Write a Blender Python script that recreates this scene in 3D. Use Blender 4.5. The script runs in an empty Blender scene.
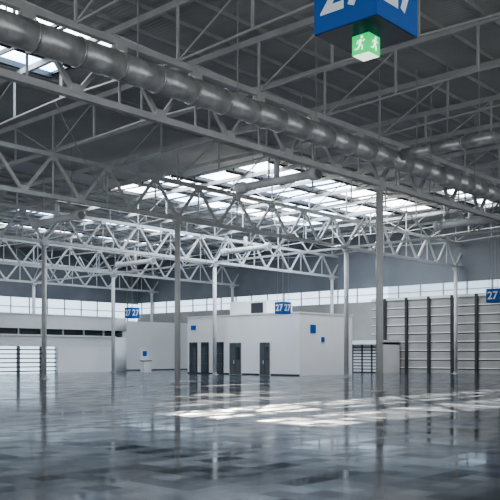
import bpy, bmesh, math, random
from mathutils import Vector, Matrix
random.seed(7)
S=bpy.context.scene
try: S.view_settings.look='AgX - Medium High Contrast'
except Exception: pass
# ------------------------------------------------------------ materials
def mat(name,col,rough=.6,metal=0.,var=.12,scale=1.5,emit=None,es=0.,stretch=(1,1,1),bump=0.):
    m=bpy.data.materials.new(name); m.use_nodes=True
    nt=m.node_tree; b=nt.nodes['Principled BSDF']
    b.inputs['Roughness'].default_value=rough; b.inputs['Metallic'].default_value=metal
    g=nt.nodes.new('ShaderNodeNewGeometry'); mp=nt.nodes.new('ShaderNodeMapping')
    mp.inputs['Scale'].default_value=stretch
    n=nt.nodes.new('ShaderNodeTexNoise'); n.inputs['Scale'].default_value=scale; n.inputs['Detail'].default_value=4
    r=nt.nodes.new('ShaderNodeValToRGB')
    r.color_ramp.elements[0].position=.3; r.color_ramp.elements[1].position=.7
    r.color_ramp.elements[0].color=[c*(1-var) for c in col]+[1]
    r.color_ramp.elements[1].color=[min(1,c*(1+var)) for c in col]+[1]
    nt.links.new(g.outputs['Position'],mp.inputs['Vector']); nt.links.new(mp.outputs[0],n.inputs['Vector'])
    nt.links.new(n.outputs['Fac'],r.inputs[0]); nt.links.new(r.outputs[0],b.inputs['Base Color'])
    if bump:
        bp=nt.nodes.new('ShaderNodeBump'); bp.inputs['Strength'].default_value=bump; bp.inputs['Distance'].default_value=.02
        nt.links.new(n.outputs['Fac'],bp.inputs['Height']); nt.links.new(bp.outputs[0],b.inputs['Normal'])
    if emit:
        b.inputs['Emission Color'].default_value=list(emit)+[1]; b.inputs['Emission Strength'].default_value=es
    return m
M_steel=mat('steel_paint',(.52,.52,.51),.5,.0,.1)
M_steel2=mat('steel_paint_thin',(.4,.4,.395),.5,.0,.1)
M_col=mat('column_paint',(.6,.6,.59),.35,.0,.06)
M_duct=mat('galvanised',(.6,.6,.59),.34,.5,.2,3,bump=.1)
M_ductp=mat('painted_duct',(.76,.76,.75),.45,.0,.06)
M_ductc=mat('nozzle_grille',(.35,.35,.35),.5,.0,.06)
M_white=mat('white_wall',(.84,.835,.82),.6,0,.03,.4)
M_white2=mat('white_fascia',(.78,.78,.77),.6,0,.03,.4)
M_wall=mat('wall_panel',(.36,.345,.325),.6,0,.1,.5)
M_slat=mat('slat_light',(.75,.735,.7),.5,0,.06)
M_dark=mat('dark_metal',(.04,.04,.045),.4,0,.1)
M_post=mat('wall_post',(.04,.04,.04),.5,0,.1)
M_glassd=mat('dark_glass',(.03,.04,.05),.1,0,.2,.7)
M_door=mat('door_grey',(.1,.105,.11),.4,0,.1)
M_blue=mat('sign_blue',(.006,.1,.38),.45,0,.05)
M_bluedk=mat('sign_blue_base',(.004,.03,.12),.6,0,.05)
M_txt=mat('sign_white',(.8,.84,.88),.5,0,.02)
M_green=mat('exit_green',(.02,.5,.15),.4,0,.05,emit=(.03,.8,.2),es=.7)
M_gw=mat('exit_white',(.8,.95,.85),.4,0,.02,emit=(.8,1,.85),es=1.3)
M_cler=mat('clerestory_glass_glow',(.5,.6,.68),.2,0,.1,.3,emit=(.7,.86,1.0),es=1.6)  # panes emit their own glow in place of daylight outside
M_cler2=mat('clerestory_glass_dim_glow',(.4,.48,.54),.2,0,.3,.2,emit=(.66,.84,1.0),es=.9)  # same panes with weaker emission, dimness set in the material
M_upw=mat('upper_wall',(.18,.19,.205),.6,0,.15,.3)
def roof_mat():
    m=mat('roof_deck',(.5,.495,.485),.7,0,.12,.35)
    nt=m.node_tree; b=nt.nodes['Principled BSDF']
    g=nt.nodes.new('ShaderNodeNewGeometry')
    w=nt.nodes.new('ShaderNodeTexWave'); w.bands_direction='X'; w.inputs['Scale'].default_value=1.6
    nt.links.new(g.outputs['Position'],w.inputs['Vector'])
    bp=nt.nodes.new('ShaderNodeBump'); bp.inputs['Strength'].default_value=.35; bp.inputs['Distance'].default_value=.05
    nt.links.new(w.outputs['Fac'],bp.inputs['Height']); nt.links.new(bp.outputs[0],b.inputs['Normal'])
    return m
M_roof=roof_mat()
def sky_mat(name,fac,es):
    m=bpy.data.materials.new(name); m.use_nodes=True; nt=m.node_tree; nt.nodes.clear()
    o=nt.nodes.new('ShaderNodeOutputMaterial'); mx=nt.nodes.new('ShaderNodeMixShader')
    e=nt.nodes.new('ShaderNodeEmission'); t=nt.nodes.new('ShaderNodeBsdfTransparent')
    n=nt.nodes.new('ShaderNodeTexNoise'); n.inputs['Scale'].default_value=.25
    g=nt.nodes.new('ShaderNodeNewGeometry'); r=nt.nodes.new('ShaderNodeValToRGB')
    r.color_ramp.elements[0].position=.35; r.color_ramp.elements[1].position=.65
    r.color_ramp.elements[0].color=(.42,.62,.86,1); r.color_ramp.elements[1].color=(1,1,1,1)
    nt.links.new(g.outputs['Position'],n.inputs['Vector']); nt.links.new(n.outputs['Fac'],r.inputs[0])
    nt.links.new(r.outputs[0],e.inputs[0]); e.inputs[1].default_value=es
    mx.inputs[0].default_value=fac
    nt.links.new(e.outputs[0],mx.inputs[1]); nt.links.new(t.outputs[0],mx.inputs[2]); nt.links.new(mx.outputs[0],o.inputs[0])
    return m
M_sky=sky_mat('skylight_glazing_diffuse_glow',.03,9)  # glazing glows by itself, standing in for bright sky above
M_skyc=sky_mat('skylight_glazing_clear_glow',.8,36)  # passes the sun, with emission added so the panes look sky-bright
def floor_mat():
    m=bpy.data.materials.new('floor_tiles'); m.use_nodes=True; nt=m.node_tree; b=nt.nodes['Principled BSDF']; L=nt.links.new
    g=nt.nodes.new('ShaderNodeNewGeometry')
    def wn(size):
        s=nt.nodes.new('ShaderNodeVectorMath'); s.operation='DIVIDE'; s.inputs[1].default_value=size
        f=nt.nodes.new('ShaderNodeVectorMath'); f.operation='FLOOR'
        w=nt.nodes.new('ShaderNodeTexWhiteNoise'); w.noise_dimensions='2D'
        L(g.outputs['Position'],s.inputs[0]); L(s.outputs[0],f.inputs[0]); L(f.outputs[0],w.inputs['Vector'])
        return w
    w1=wn((.4,.4,100)); w2=wn((.8,.4,100))
    n=nt.nodes.new('ShaderNodeTexNoise'); n.inputs['Scale'].default_value=.8; n.inputs['Detail'].default_value=6
    L(g.outputs['Position'],n.inputs['Vector'])
    a=nt.nodes.new('ShaderNodeMath'); a.operation='ADD'; L(w1.outputs['Value'],a.inputs[0]); L(w2.outputs['Value'],a.inputs[1])
    a2=nt.nodes.new('ShaderNodeMath'); a2.operation='ADD'; L(a.outputs[0],a2.inputs[0]); L(n.outputs['Fac'],a2.inputs[1])
    mr=nt.nodes.new('ShaderNodeMapRange'); mr.inputs['From Min'].default_value=.4; mr.inputs['From Max'].default_value=2.5
    L(a2.outputs[0],mr.inputs['Value'])
    r=nt.nodes.new('ShaderNodeValToRGB')
    r.color_ramp.elements[0].color=(.004,.005,.007,1); r.color_ramp.elements[1].color=(.13,.145,.17,1)
    L(mr.outputs[0],r.inputs[0])
    br=nt.nodes.new('ShaderNodeTexBrick'); br.offset=0; br.inputs['Scale'].default_value=1
    br.inputs['Brick Width'].default_value=.4; br.inputs['Row Height'].default_value=.4; br.inputs['Mortar Size'].default_value=.012
    br.inputs['Color1'].default_value=(1,1,1,1); br.inputs['Color2'].default_value=(1,1,1,1); br.inputs['Mortar'].default_value=(.2,.2,.2,1)
    L(g.outputs['Position'],br.inputs['Vector'])
    mu=nt.nodes.new('ShaderNodeMixRGB'); mu.blend_type='MULTIPLY'; mu.inputs[0].default_value=1
    L(r.outputs[0],mu.inputs[1]); L(br.outputs['Color'],mu.inputs[2]); L(mu.outputs[0],b.inputs['Base Color'])
    rr=nt.nodes.new('ShaderNodeMapRange'); rr.inputs['To Min'].default_value=.07; rr.inputs['To Max'].default_value=.2
    L(w2.outputs['Value'],rr.inputs['Value']); L(rr.outputs[0],b.inputs['Roughness'])
    sp=nt.nodes.new('ShaderNodeMapRange'); sp.inputs['To Min'].default_value=.03; sp.inputs['To Max'].default_value=.27
    L(w1.outputs['Value'],sp.inputs['Value']); L(sp.outputs[0],b.inputs['Specular IOR Level'])
    bp=nt.nodes.new('ShaderNodeBump'); bp.inputs['Strength'].default_value=.08; bp.inputs['Distance'].default_value=.01
    L(n.outputs['Fac'],bp.inputs['Height']); L(bp.outputs[0],b.inputs['Normal'])
    return m
M_floor=floor_mat()
# ------------------------------------------------------------ mesh builder
class MB:
    def __init__(s,name,mats):
        s.name=name; s.bm=bmesh.new(); s.mats=mats if isinstance(mats,(list,tuple)) else [mats]
    def _faces(s,vs,fs,mi,smooth=False):
        v=[s.bm.verts.new(p) for p in vs]
        for f in fs:
            fc=s.bm.faces.new([v[i] for i in f]); fc.material_index=mi; fc.smooth=smooth
    def quad(s,vs,mi=0): s._faces(vs,[(0,1,2,3)],mi)
    def box(s,x0,x1,y0,y1,z0,z1,mi=0):
        vs=[(x,y,z) for z in (z0,z1) for x,y in ((x0,y0),(x1,y0),(x1,y1),(x0,y1))]
        s._faces(vs,[(3,2,1,0),(4,5,6,7),(0,1,5,4),(1,2,6,5),(2,3,7,6),(3,0,4,7)],mi)
    def beam(s,a,b,w,h,mi=0):
        a=Vector(a);b=Vector(b);d=(b-a).normalized()
        up=Vector((0,0,1)) if abs(d.z)<.99 else Vector((0,1,0))
        r=d.cross(up).normalized(); u=r.cross(d)
        vs=[]
        for p in (a,b):
            for i,j in ((-1,-1),(1,-1),(1,1),(-1,1)): vs.append(p+r*(i*w/2)+u*(j*h/2))
        s._faces(vs,[(3,2,1,0),(4,5,6,7),(0,1,5,4),(1,2,6,5),(2,3,7,6),(3,0,4,7)],mi)
    def cyl(s,a,b,r0,r1=None,n=12,mi=0):
        if r1 is None:r1=r0
        a=Vector(a);b=Vector(b);d=(b-a).normalized()
        up=Vector((0,0,1)) if abs(d.z)<.99 else Vector((0,1,0))
        r=d.cross(up).normalized(); u=r.cross(d)
        A=[];B=[]
        for i in range(n):
            t=2*math.pi*i/n; o=r*math.cos(t)+u*math.sin(t)
            A.append(s.bm.verts.new(a+o*r0)); B.append(s.bm.verts.new(b+o*r1))
        for i in range(n):
            f=s.bm.faces.new((A[i],A[(i+1)%n],B[(i+1)%n],B[i])); f.smooth=True; f.material_index=mi
        f=s.bm.faces.new(A[::-1]); f.material_index=mi
        f=s.bm.faces.new(B); f.material_index=mi
    def done(s,parent=None):
        bmesh.ops.recalc_face_normals(s.bm,faces=s.bm.faces)
        me=bpy.data.meshes.new(s.name); s.bm.to_mesh(me); s.bm.free()
        for m in s.mats: me.materials.append(m)
        o=bpy.data.objects.new(s.name,me); S.collection.objects.link(o)
        if parent: o.parent=parent
        return o
def empty(name,loc=(0,0,0)):
    e=bpy.data.objects.new(name,None); e.location=loc; S.collection.objects.link(e); return e

GX=[-2.6,14.4,31.4,48.4,65.4]
GY=[6.3,20.3,34.2,48.,62.,76.]
X0,X1,Y0,Y1=-12,66.4,-12,80
ZB,ZT,ZR=9.7,11.8,14.2
# ------------------------------------------------------------ shell
m=MB('floor',M_floor); m.box(X0,X1+.4,Y0,Y1+.4,-.3,0); m.done()
strips=[]
for k,y in enumerate((33.3,37.1,40.9,44.7)): strips.append((38.5 if k<2 else 37,60.8,y,y+3.1,k<2))
for y in (52.5,59.5,67,73.5): strips.append((36,60,y,y+1.8,False))
for y in (24.9,28.6): strips.append((6,20.2,y,y+1.7,False))
strips.append((54,62,27.6,30.0,False))
xs=sorted({X0,X1}|{v for s in strips for v in s[:2]}); ys=sorted({Y0,Y1}|{v for s in strips for v in s[2:4]})
m=MB('ceiling',M_roof)
for j in range(len(ys)-1):
    run=None
    for i in range(len(xs)-1):
        cx=(xs[i]+xs[i+1])/2; cy=(ys[j]+ys[j+1])/2
        hole=any(a<cx<b and c<cy<d for a,b,c,d,_ in strips)
        if not hole:
            if run is None: run=xs[i]
            end=xs[i+1]
        if (hole or i==len(xs)-2) and run is not None:
            m.box(run,end,ys[j],ys[j+1],ZR,ZR+.25); run=None
m.done()
for k,(a,b,c,d,clear) in enumerate(strips):
    m=MB('window_%d'%(k+1),[M_skyc if clear else M_sky,M_dark])
    m.quad([(a,c,ZR+.14),(b,c,ZR+.14),(b,d,ZR+.14),(a,d,ZR+.14)],0)
    n=max(1,round((b-a)/2.9))
    for i in range(n+1):
        x=a+(b-a)*i/n; m.box(x-.07,x+.07,c,d,ZR,ZR+.12,1)
    m.box(a,b,c-.07,c+.07,ZR-.12,ZR+.12,1); m.box(a,b,d-.07,d+.07,ZR-.12,ZR+.12,1)
    m.done()
m=MB('roof_purlins',M_steel2)
y=Y0+.5
while y<Y1:
    if not any(c-.1<y<d+.1 and a<50 for a,b,c,d,_ in strips): m.box(X0,X1,y-.05,y+.05,ZR-.16,ZR)
    y+=1.75
m.done()
x=31.4-4.25*10; kk=0
while x<X1:
    m=MB('roof_rafter',M_steel)
    m.box(x-.07,x+.07,Y0,Y1,ZR-.4,ZR-.16)
    for a in [-7.7]+GY:
        b=min(a+14,Y1)
        pts=[a,a+3.5,a+7,a+10.5,b]
        zz=[ZT+.1,ZT+.25,ZT+.35,ZT+.25,ZT+.1]
        if a>30 and kk%2: continue
        for i in range(4):
            if pts[i+1]>Y1: break
            m.beam((x,pts[i],zz[i]),(x,pts[i+1],zz[i+1]),.07,.07)
        for i in range(4):
            if pts[i]<=Y1: m.beam((x,pts[i],zz[i]),(x,pts[i],ZR-.4),.08,.08)
        m.beam((x,a,ZT+.1),(x,min(a+3.5,Y1),ZR-.4),.05,.05)
        if b-a>5: m.beam((x,b,ZT+.1),(x,b-3.5,ZR-.4),.05,.05)
    m.done(); x+=4.25; kk+=1
for gy in GY:
    m=MB('roof_truss',M_steel)
    m.box(X0,X1,gy-.11,gy+.11,ZB-.11,ZB+.11); m.box(X0,X1,gy-.11,gy+.11,ZT-.11,ZT+.11)
    p=17/5.; x=14.4-17-p*2
    while x<X1-.5:
        xm=x+p/2; xe=x+p
        if x>=X0:
            m.beam((x,gy,ZB),(xm,gy,ZT),.14,.14)
            if xe<=X1: m.beam((xm,gy,ZT),(xe,gy,ZB),.14,.14)
            m.beam((xm,gy,ZB),(xm,gy,ZT),.06,.06)
            m.box(x-.22,x+.22,gy-.13,gy+.13,ZB,ZB+.3); m.box(xm-.22,xm+.22,gy-.13,gy+.13,ZT-.3,ZT)
        x+=p
    m.done()
gx=48.4
m=MB('cross_truss',M_steel2)
m.box(gx-.08,gx+.08,GY[1]+.15,76,ZB-.08,ZB+.08)
y=GY[1]
while y<74:
    m.beam((gx,y,ZB),(gx,y+1.75,ZT),.09,.09); m.beam((gx,y+1.75,ZT),(gx,y+3.5,ZB),.09,.09); y+=3.5
m.done()
for gx in GX[1:]:
    for gy in GY:
        if gx==14.4 and gy<40: continue
        m=MB('steel_column',[M_col,M_steel])
        m.cyl((gx,gy,.03),(gx,gy,ZB-.3),.17,n=20)
        m.box(gx-.28,gx+.28,gy-.28,gy+.28,0,.04,1)
        m.box(gx-.22,gx+.22,gy-.2,gy+.2,ZB-.32,ZB-.11,1)
        for a,b in((1,0),(-1,0),(0,1),(0,-1)):
            m.beam((gx+a*.15,gy+b*.15,.3),(gx+a*.26,gy+b*.26,.04),.03,.03,1)
        m.done()
# ------------------------------------------------------------ ducts
m=MB('ventilation_duct',[M_duct,M_steel2])
DY,DZ=18.9,10.4
x=X0; k=0
while x<X1-.6:
    m.cyl((x,DY,DZ),(min(x+1.45,X1-.5),DY,DZ),.42,n=28)
    m.cyl((x+1.45,DY,DZ),(x+1.5,DY,DZ),.45,n=28)
    if k%3==0: m.beam((x+.7,DY,DZ+.4),(x+.7,DY,ZR-.1),.03,.03,1)
    x+=1.5;k+=1
m.done()
m=MB('branch_duct',[M_duct,M_steel2])
y=DY-.46
while y>2:
    m.cyl((30.4,y,DZ+.15),(30.4,y-1.4,DZ+.15),.25,n=20); m.cyl((30.4,y-1.4,DZ+.15),(30.4,y-1.45,DZ+.15),.28,n=20)
    m.beam((30.4,y-.7,DZ+.38),(30.4,y-.7,ZR-.1),.03,.03,1); y-=1.45
m.done()
def nozzle(x,y,z,L=4.6,r=.22):
    m=MB('air_nozzle_duct',[M_ductp,M_steel2,M_ductc])
    m.cyl((x,y+L/2,z),(x,y-L/2,z),r,n=18)
    for s in (-1,1):
        m.cyl((x,y+s*L/2,z),(x,y+s*(L/2+.25),z),r,r*1.5,n=18); m.cyl((x,y+s*(L/2+.25),z),(x,y+s*(L/2+.6),z),r*1.5,n=18)
        m.cyl((x,y+s*(L/2+.6),z),(x,y+s*(L/2+.62),z),r*1.2,n=18,mi=2)
        m.beam((x,y+s*L*.4,z+r),(x,y+s*L*.4,ZR-.1),.03,.03,1)
    m.cyl((x,y,z+r),(x,y,z+1.0),r*.7,n=14)
    m.done()
for x,y in ((28,41.4),(45.8,42),(45.8,22.9),(28.8,24.4),(11,41),(28,55.5),(45.8,55.5)): nozzle(x,y,10.0,3.8,.2)
def cable(a,b,sag,n=14,r=.022):
    m=MB('power_cable',M_steel2)
    a=Vector(a);b=Vector(b);pr=a
    for i in range(1,n+1):
        t=i/n; p=a.lerp(b,t); p.z-=sag*4*t*(1-t); m.cyl(pr,p,r,n=6); pr=p
    m.done()
cable((33,20.8,9.5),(45.2,33.8,9.5),.9); cable((33,34.6,9.5),(45,39,9.7),1.0)
cable((14,20.8,9.5),(28,33.6,9.5),1.0); cable((34,35,9.5),(47.6,47.4,9.5),1.1)
# ------------------------------------------------------------ right / end wall
m=MB('wall_right',[M_wall,M_upw])
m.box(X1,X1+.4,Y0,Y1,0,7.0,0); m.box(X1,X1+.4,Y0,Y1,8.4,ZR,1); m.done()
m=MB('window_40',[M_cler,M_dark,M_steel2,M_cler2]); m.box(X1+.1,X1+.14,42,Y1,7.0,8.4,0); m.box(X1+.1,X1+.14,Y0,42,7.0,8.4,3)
y=Y0
while y<Y1: m.box(X1-.02,X1+.1,y-.05,y+.05,7.0,8.4,2); y+=2.4
m.box(X1-.03,X1+.1,Y0,Y1,7.68,7.74,2); m.done()
m=MB('trim_1',[M_slat,M_post])
z=.45
while z<7.0:
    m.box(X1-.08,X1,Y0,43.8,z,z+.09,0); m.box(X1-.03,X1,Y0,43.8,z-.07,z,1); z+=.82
y=32.6-2.4*12
while y<43.5:
    m.box(X1-.26,X1-.08,y-.13,y+.13,0,7.2,1); y+=2.4
m.box(X1-.2,X1-.08,Y0,43.8,7.0,7.25,0)
m.done()
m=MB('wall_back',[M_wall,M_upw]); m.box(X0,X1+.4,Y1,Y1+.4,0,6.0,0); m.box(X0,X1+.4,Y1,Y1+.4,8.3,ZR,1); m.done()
m=MB('window_41',[M_cler,M_dark,M_steel2]); m.box(X0,X1,Y1+.1,Y1+.14,6.0,8.3,0)
x=X0
while x<X1: m.box(x-.05,x+.05,Y1-.02,Y1+.1,6,8.3,2); x+=2.4
m.box(X0,X1,Y1-.03,Y1+.1,7.2,7.28,2); m.done()
# ------------------------------------------------------------ mezzanine wing
F=63.7
m=MB('mezzanine_building',[M_white,M_glassd,M_dark,M_slat,M_white2,M_cler])
m.box(6,50,F,F+8,4.15,5.45,0)
m.box(6,50.0,F+.5,F+7.8,3.55,4.15,1)
m.box(6,50,F,F+8,2.5,3.55,4)
m.box(6,50,F-.15,F,3.45,3.6,4); m.box(6,50,F-.1,F,5.4,5.52,4)
m.box(43.2,50,F,F+8,0,2.5,0)
m.box(6,43.2,F+.6,F+7.8,0,2.5,5)  # glowing block behind the louvres, brightens the ground-floor glazing
z=.15
while z<2.45: m.box(6,43.2,F+.35,F+.55,z,z+.1,2); z+=.4
x=8
while x<43.3: m.box(x-.06,x+.06,F+.2,F+.6,0,2.5,2); x+=2.4
x=8
while x<50: m.box(x-.04,x+.04,F+.3,F+.5,3.55,4.15,4); x+=2.4
m.cyl((50,F+3,0),(50,F+3,3.5),3.0,n=40,mi=0); m.cyl((50,F+3,3.5),(50,F+3,4.15),2.6,n=40,mi=1); m.cyl((50,F+3,4.15),(50,F+3,5.45),3.0,n=40,mi=0)
m.done()
m=MB('white_partition_building',[M_white,M_door])
m.box(53.3,64.5,67.5,73,0,5.4,0); m.box(53.4,64.4,67.45,67.5,0,.12,1); m.done()
m=MB('information_kiosk',[M_white2,M_blue,M_dark])
m.box(50.0,50.9,59.2,59.8,0,1.1,0); m.box(49.95,50.95,59.15,59.85,1.1,1.16,2); m.box(50,50.9,59.7,59.8,1.16,2.3,0); m.box(50.2,50.7,59.66,59.7,1.6,2.1,1); m.done()
# ------------------------------------------------------------ central building
bx,by=50.1,40.0
m=MB('office_building',[M_white,M_door,M_glassd,M_slat,M_dark,M_blue,M_white2])
m.box(bx,57.5,by,53.2,0,5.1,0)
m.box(bx-.05,57.55,by-.05,53.25,5.1,5.22,6)
m.box(52,55.5,45.2,49.6,5.22,6.5,6); m.box(51.96,52,45.6,47.0,5.4,6.3,4)
m.box(bx-.02,bx,by,53.2,0,.12,4)
for yc,w,kind in ((52.4,.85,2),(50.9,.8,2),(49.1,.9,2),(47.1,1.35,1),(43.7,1.1,1)):
    m.box(bx-.06,bx,yc-w/2-.08,yc+w/2+.08,0,2.85,3 if kind==1 else 4)
    m.box(bx-.09,bx-.06,yc-w/2,yc+w/2,.03,2.75,kind)
    if kind==1:
        m.box(bx-.1,bx-.09,yc-.02,yc+.02,.03,2.75,4); m.box(bx-.16,bx-.09,yc+.1,yc+.14,.95,1.25,3)
        m.box(bx-.11,bx-.09,yc-w/2+.12,yc-.1,1.3,2.4,2)
    else:
        for zz in (.9,1.8): m.box(bx-.1,bx-.09,yc-w/2,yc+w/2,zz,zz+.05,4)
m.box(bx-.05,bx,52.1,52.7,4.0,4.4,5)
m.box(51.5,52.2,by-.05,by,3.5,4.2,5); m.box(53.0,53.4,by-.05,by,2.8,3.2,5)
m.done()
m=MB('entrance_gate',[M_white2,M_slat,M_dark,M_door])
m.box(63,66.0,40.4,40.8,0,2.9,0); m.box(63,66.0,45.2,45.6,0,2.9,0); m.box(62.9,66.0,40.4,45.6,2.7,3.1,0)
m.box(63.6,63.7,40.8,45.2,0,2.7,3)
z=.1
while z<2.6: m.box(63.5,63.6,40.8,45.2,z,z+.2,0); z+=.3
for y in (41.9,43.,44.1): m.box(63.4,63.5,y-.05,y+.05,0,2.7,2)
m.done()
# ------------------------------------------------------------ signs
def text(body,loc,size,axis,parent,mt):
    c=bpy.data.curves.new('sign_number','FONT'); c.body=body; c.size=size; c.align_x='CENTER'; c.offset=size*.022; c.extrude=.003
    c.materials.append(mt)
    o=bpy.data.objects.new('sign_number',c); S.collection.objects.link(o)
    if axis=='x': R=Matrix(((0,0,-1),(-1,0,0),(0,1,0)))
    else: R=Matrix(((1,0,0),(0,0,-1),(0,1,0)))
    o.matrix_world=Matrix.Translation(loc)@R.to_4x4()
    o.parent=parent
    return o
def cube_sign(x,y,z,s=1.0,exit=False,top=ZR-.2):
    e=empty('hanging_hall_sign')
    m=MB('sign_box',[M_blue,M_bluedk,M_steel2])
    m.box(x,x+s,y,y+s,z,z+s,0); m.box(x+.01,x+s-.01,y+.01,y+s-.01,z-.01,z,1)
    for dx,dy in ((.15,.15),(s-.15,.15),(.15,s-.15),(s-.15,s-.15)): m.cyl((x+dx,y+dy,z+s),(x+dx,y+dy,top),.012,n=6,mi=2)
    m.done(e)
    ts=s*.8
    text('27',(x-.006,y+s/2,z+s*.24),ts,'x',e,M_txt); text('27',(x+s/2,y-.006,z+s*.24),ts,'y',e,M_txt)
    if exit:
        w=.27; cx,cy=x+s/2,y+s/2; h=.26; zt=z-.012
        m=MB('exit_light_box',[M_green,M_gw,M_steel2])
        m.box(cx-w/2,cx+w/2,cy-w/2,cy+w/2,zt-h,zt,0); m.box(cx-w/2+.01,cx+w/2-.01,cy-w/2+.01,cy+w/2-.01,zt-h-.006,zt-h,1)
        def pic(P,nx):
            def q(a,b,wd,mi=1): m.beam(P(*a),P(*b),wd,wd*.7,mi)
            q((.012,.055),(-.008,-.005),.03)
            q((-.008,-.005),(.035,-.03),.018); q((.035,-.03),(.03,-.085),.015)
            q((-.008,-.005),(-.035,-.055),.018); q((-.035,-.055),(-.085,-.06),.015)
            q((.012,.05),(.05,.03),.012); q((.05,.03),(.07,.05),.011)
            q((.008,.05),(-.04,.045),.012); q((-.04,.045),(-.055,.01),.011)
            c=Vector(P(.026,.088)); d=Vector(nx)*.005; m.cyl(c-d,c+d,.019,n=14,mi=1)
        pic(lambda a,b:(cx-w/2-.004,cy-a,zt-h/2+b),(1,0,0)); pic(lambda a,b:(cx+a,cy-w/2-.004,zt-h/2+b),(0,1,0))
        m.done(e)
def P(px,d):
    l=(px-250)/790*d; return .672*l+.741*d, -.741*l+.672*d
x,y=P(377,10.0); cube_sign(x,y,6.02,1.0,True)
x,y=P(283,62); cube_sign(x-.4,y-.4,4.95,.9)
x,y=P(132,75); cube_sign(x-.4,y-.4,5.2,1.0)
x,y=P(499,55); cube_sign(x,y,5.4,.95)
# ------------------------------------------------------------ light
w=bpy.data.worlds.new('sky'); S.world=w; w.use_nodes=True
bg=w.node_tree.nodes['Background']; bg.inputs[0].default_value=(.92,.96,1,1); bg.inputs[1].default_value=1.4
sun=bpy.data.lights.new('sun','SUN'); sun.energy=85; sun.angle=.009; sun.color=(1,.94,.84)
so=bpy.data.objects.new('sun',sun); S.collection.objects.link(so)
d=Vector((-23.4,-22.4,-14.2)); so.rotation_euler=d.to_track_quat('-Z','Y').to_euler()
cam=bpy.data.cameras.new('camera'); co=bpy.data.objects.new('camera',cam); S.collection.objects.link(co)
co.location=(0,0,1.7); co.rotation_euler=(math.radians(90),0,-math.radians(47.8))
cam.sensor_width=36; cam.lens=790/500*36; cam.shift_y=.21; cam.clip_end=500
S.camera=co
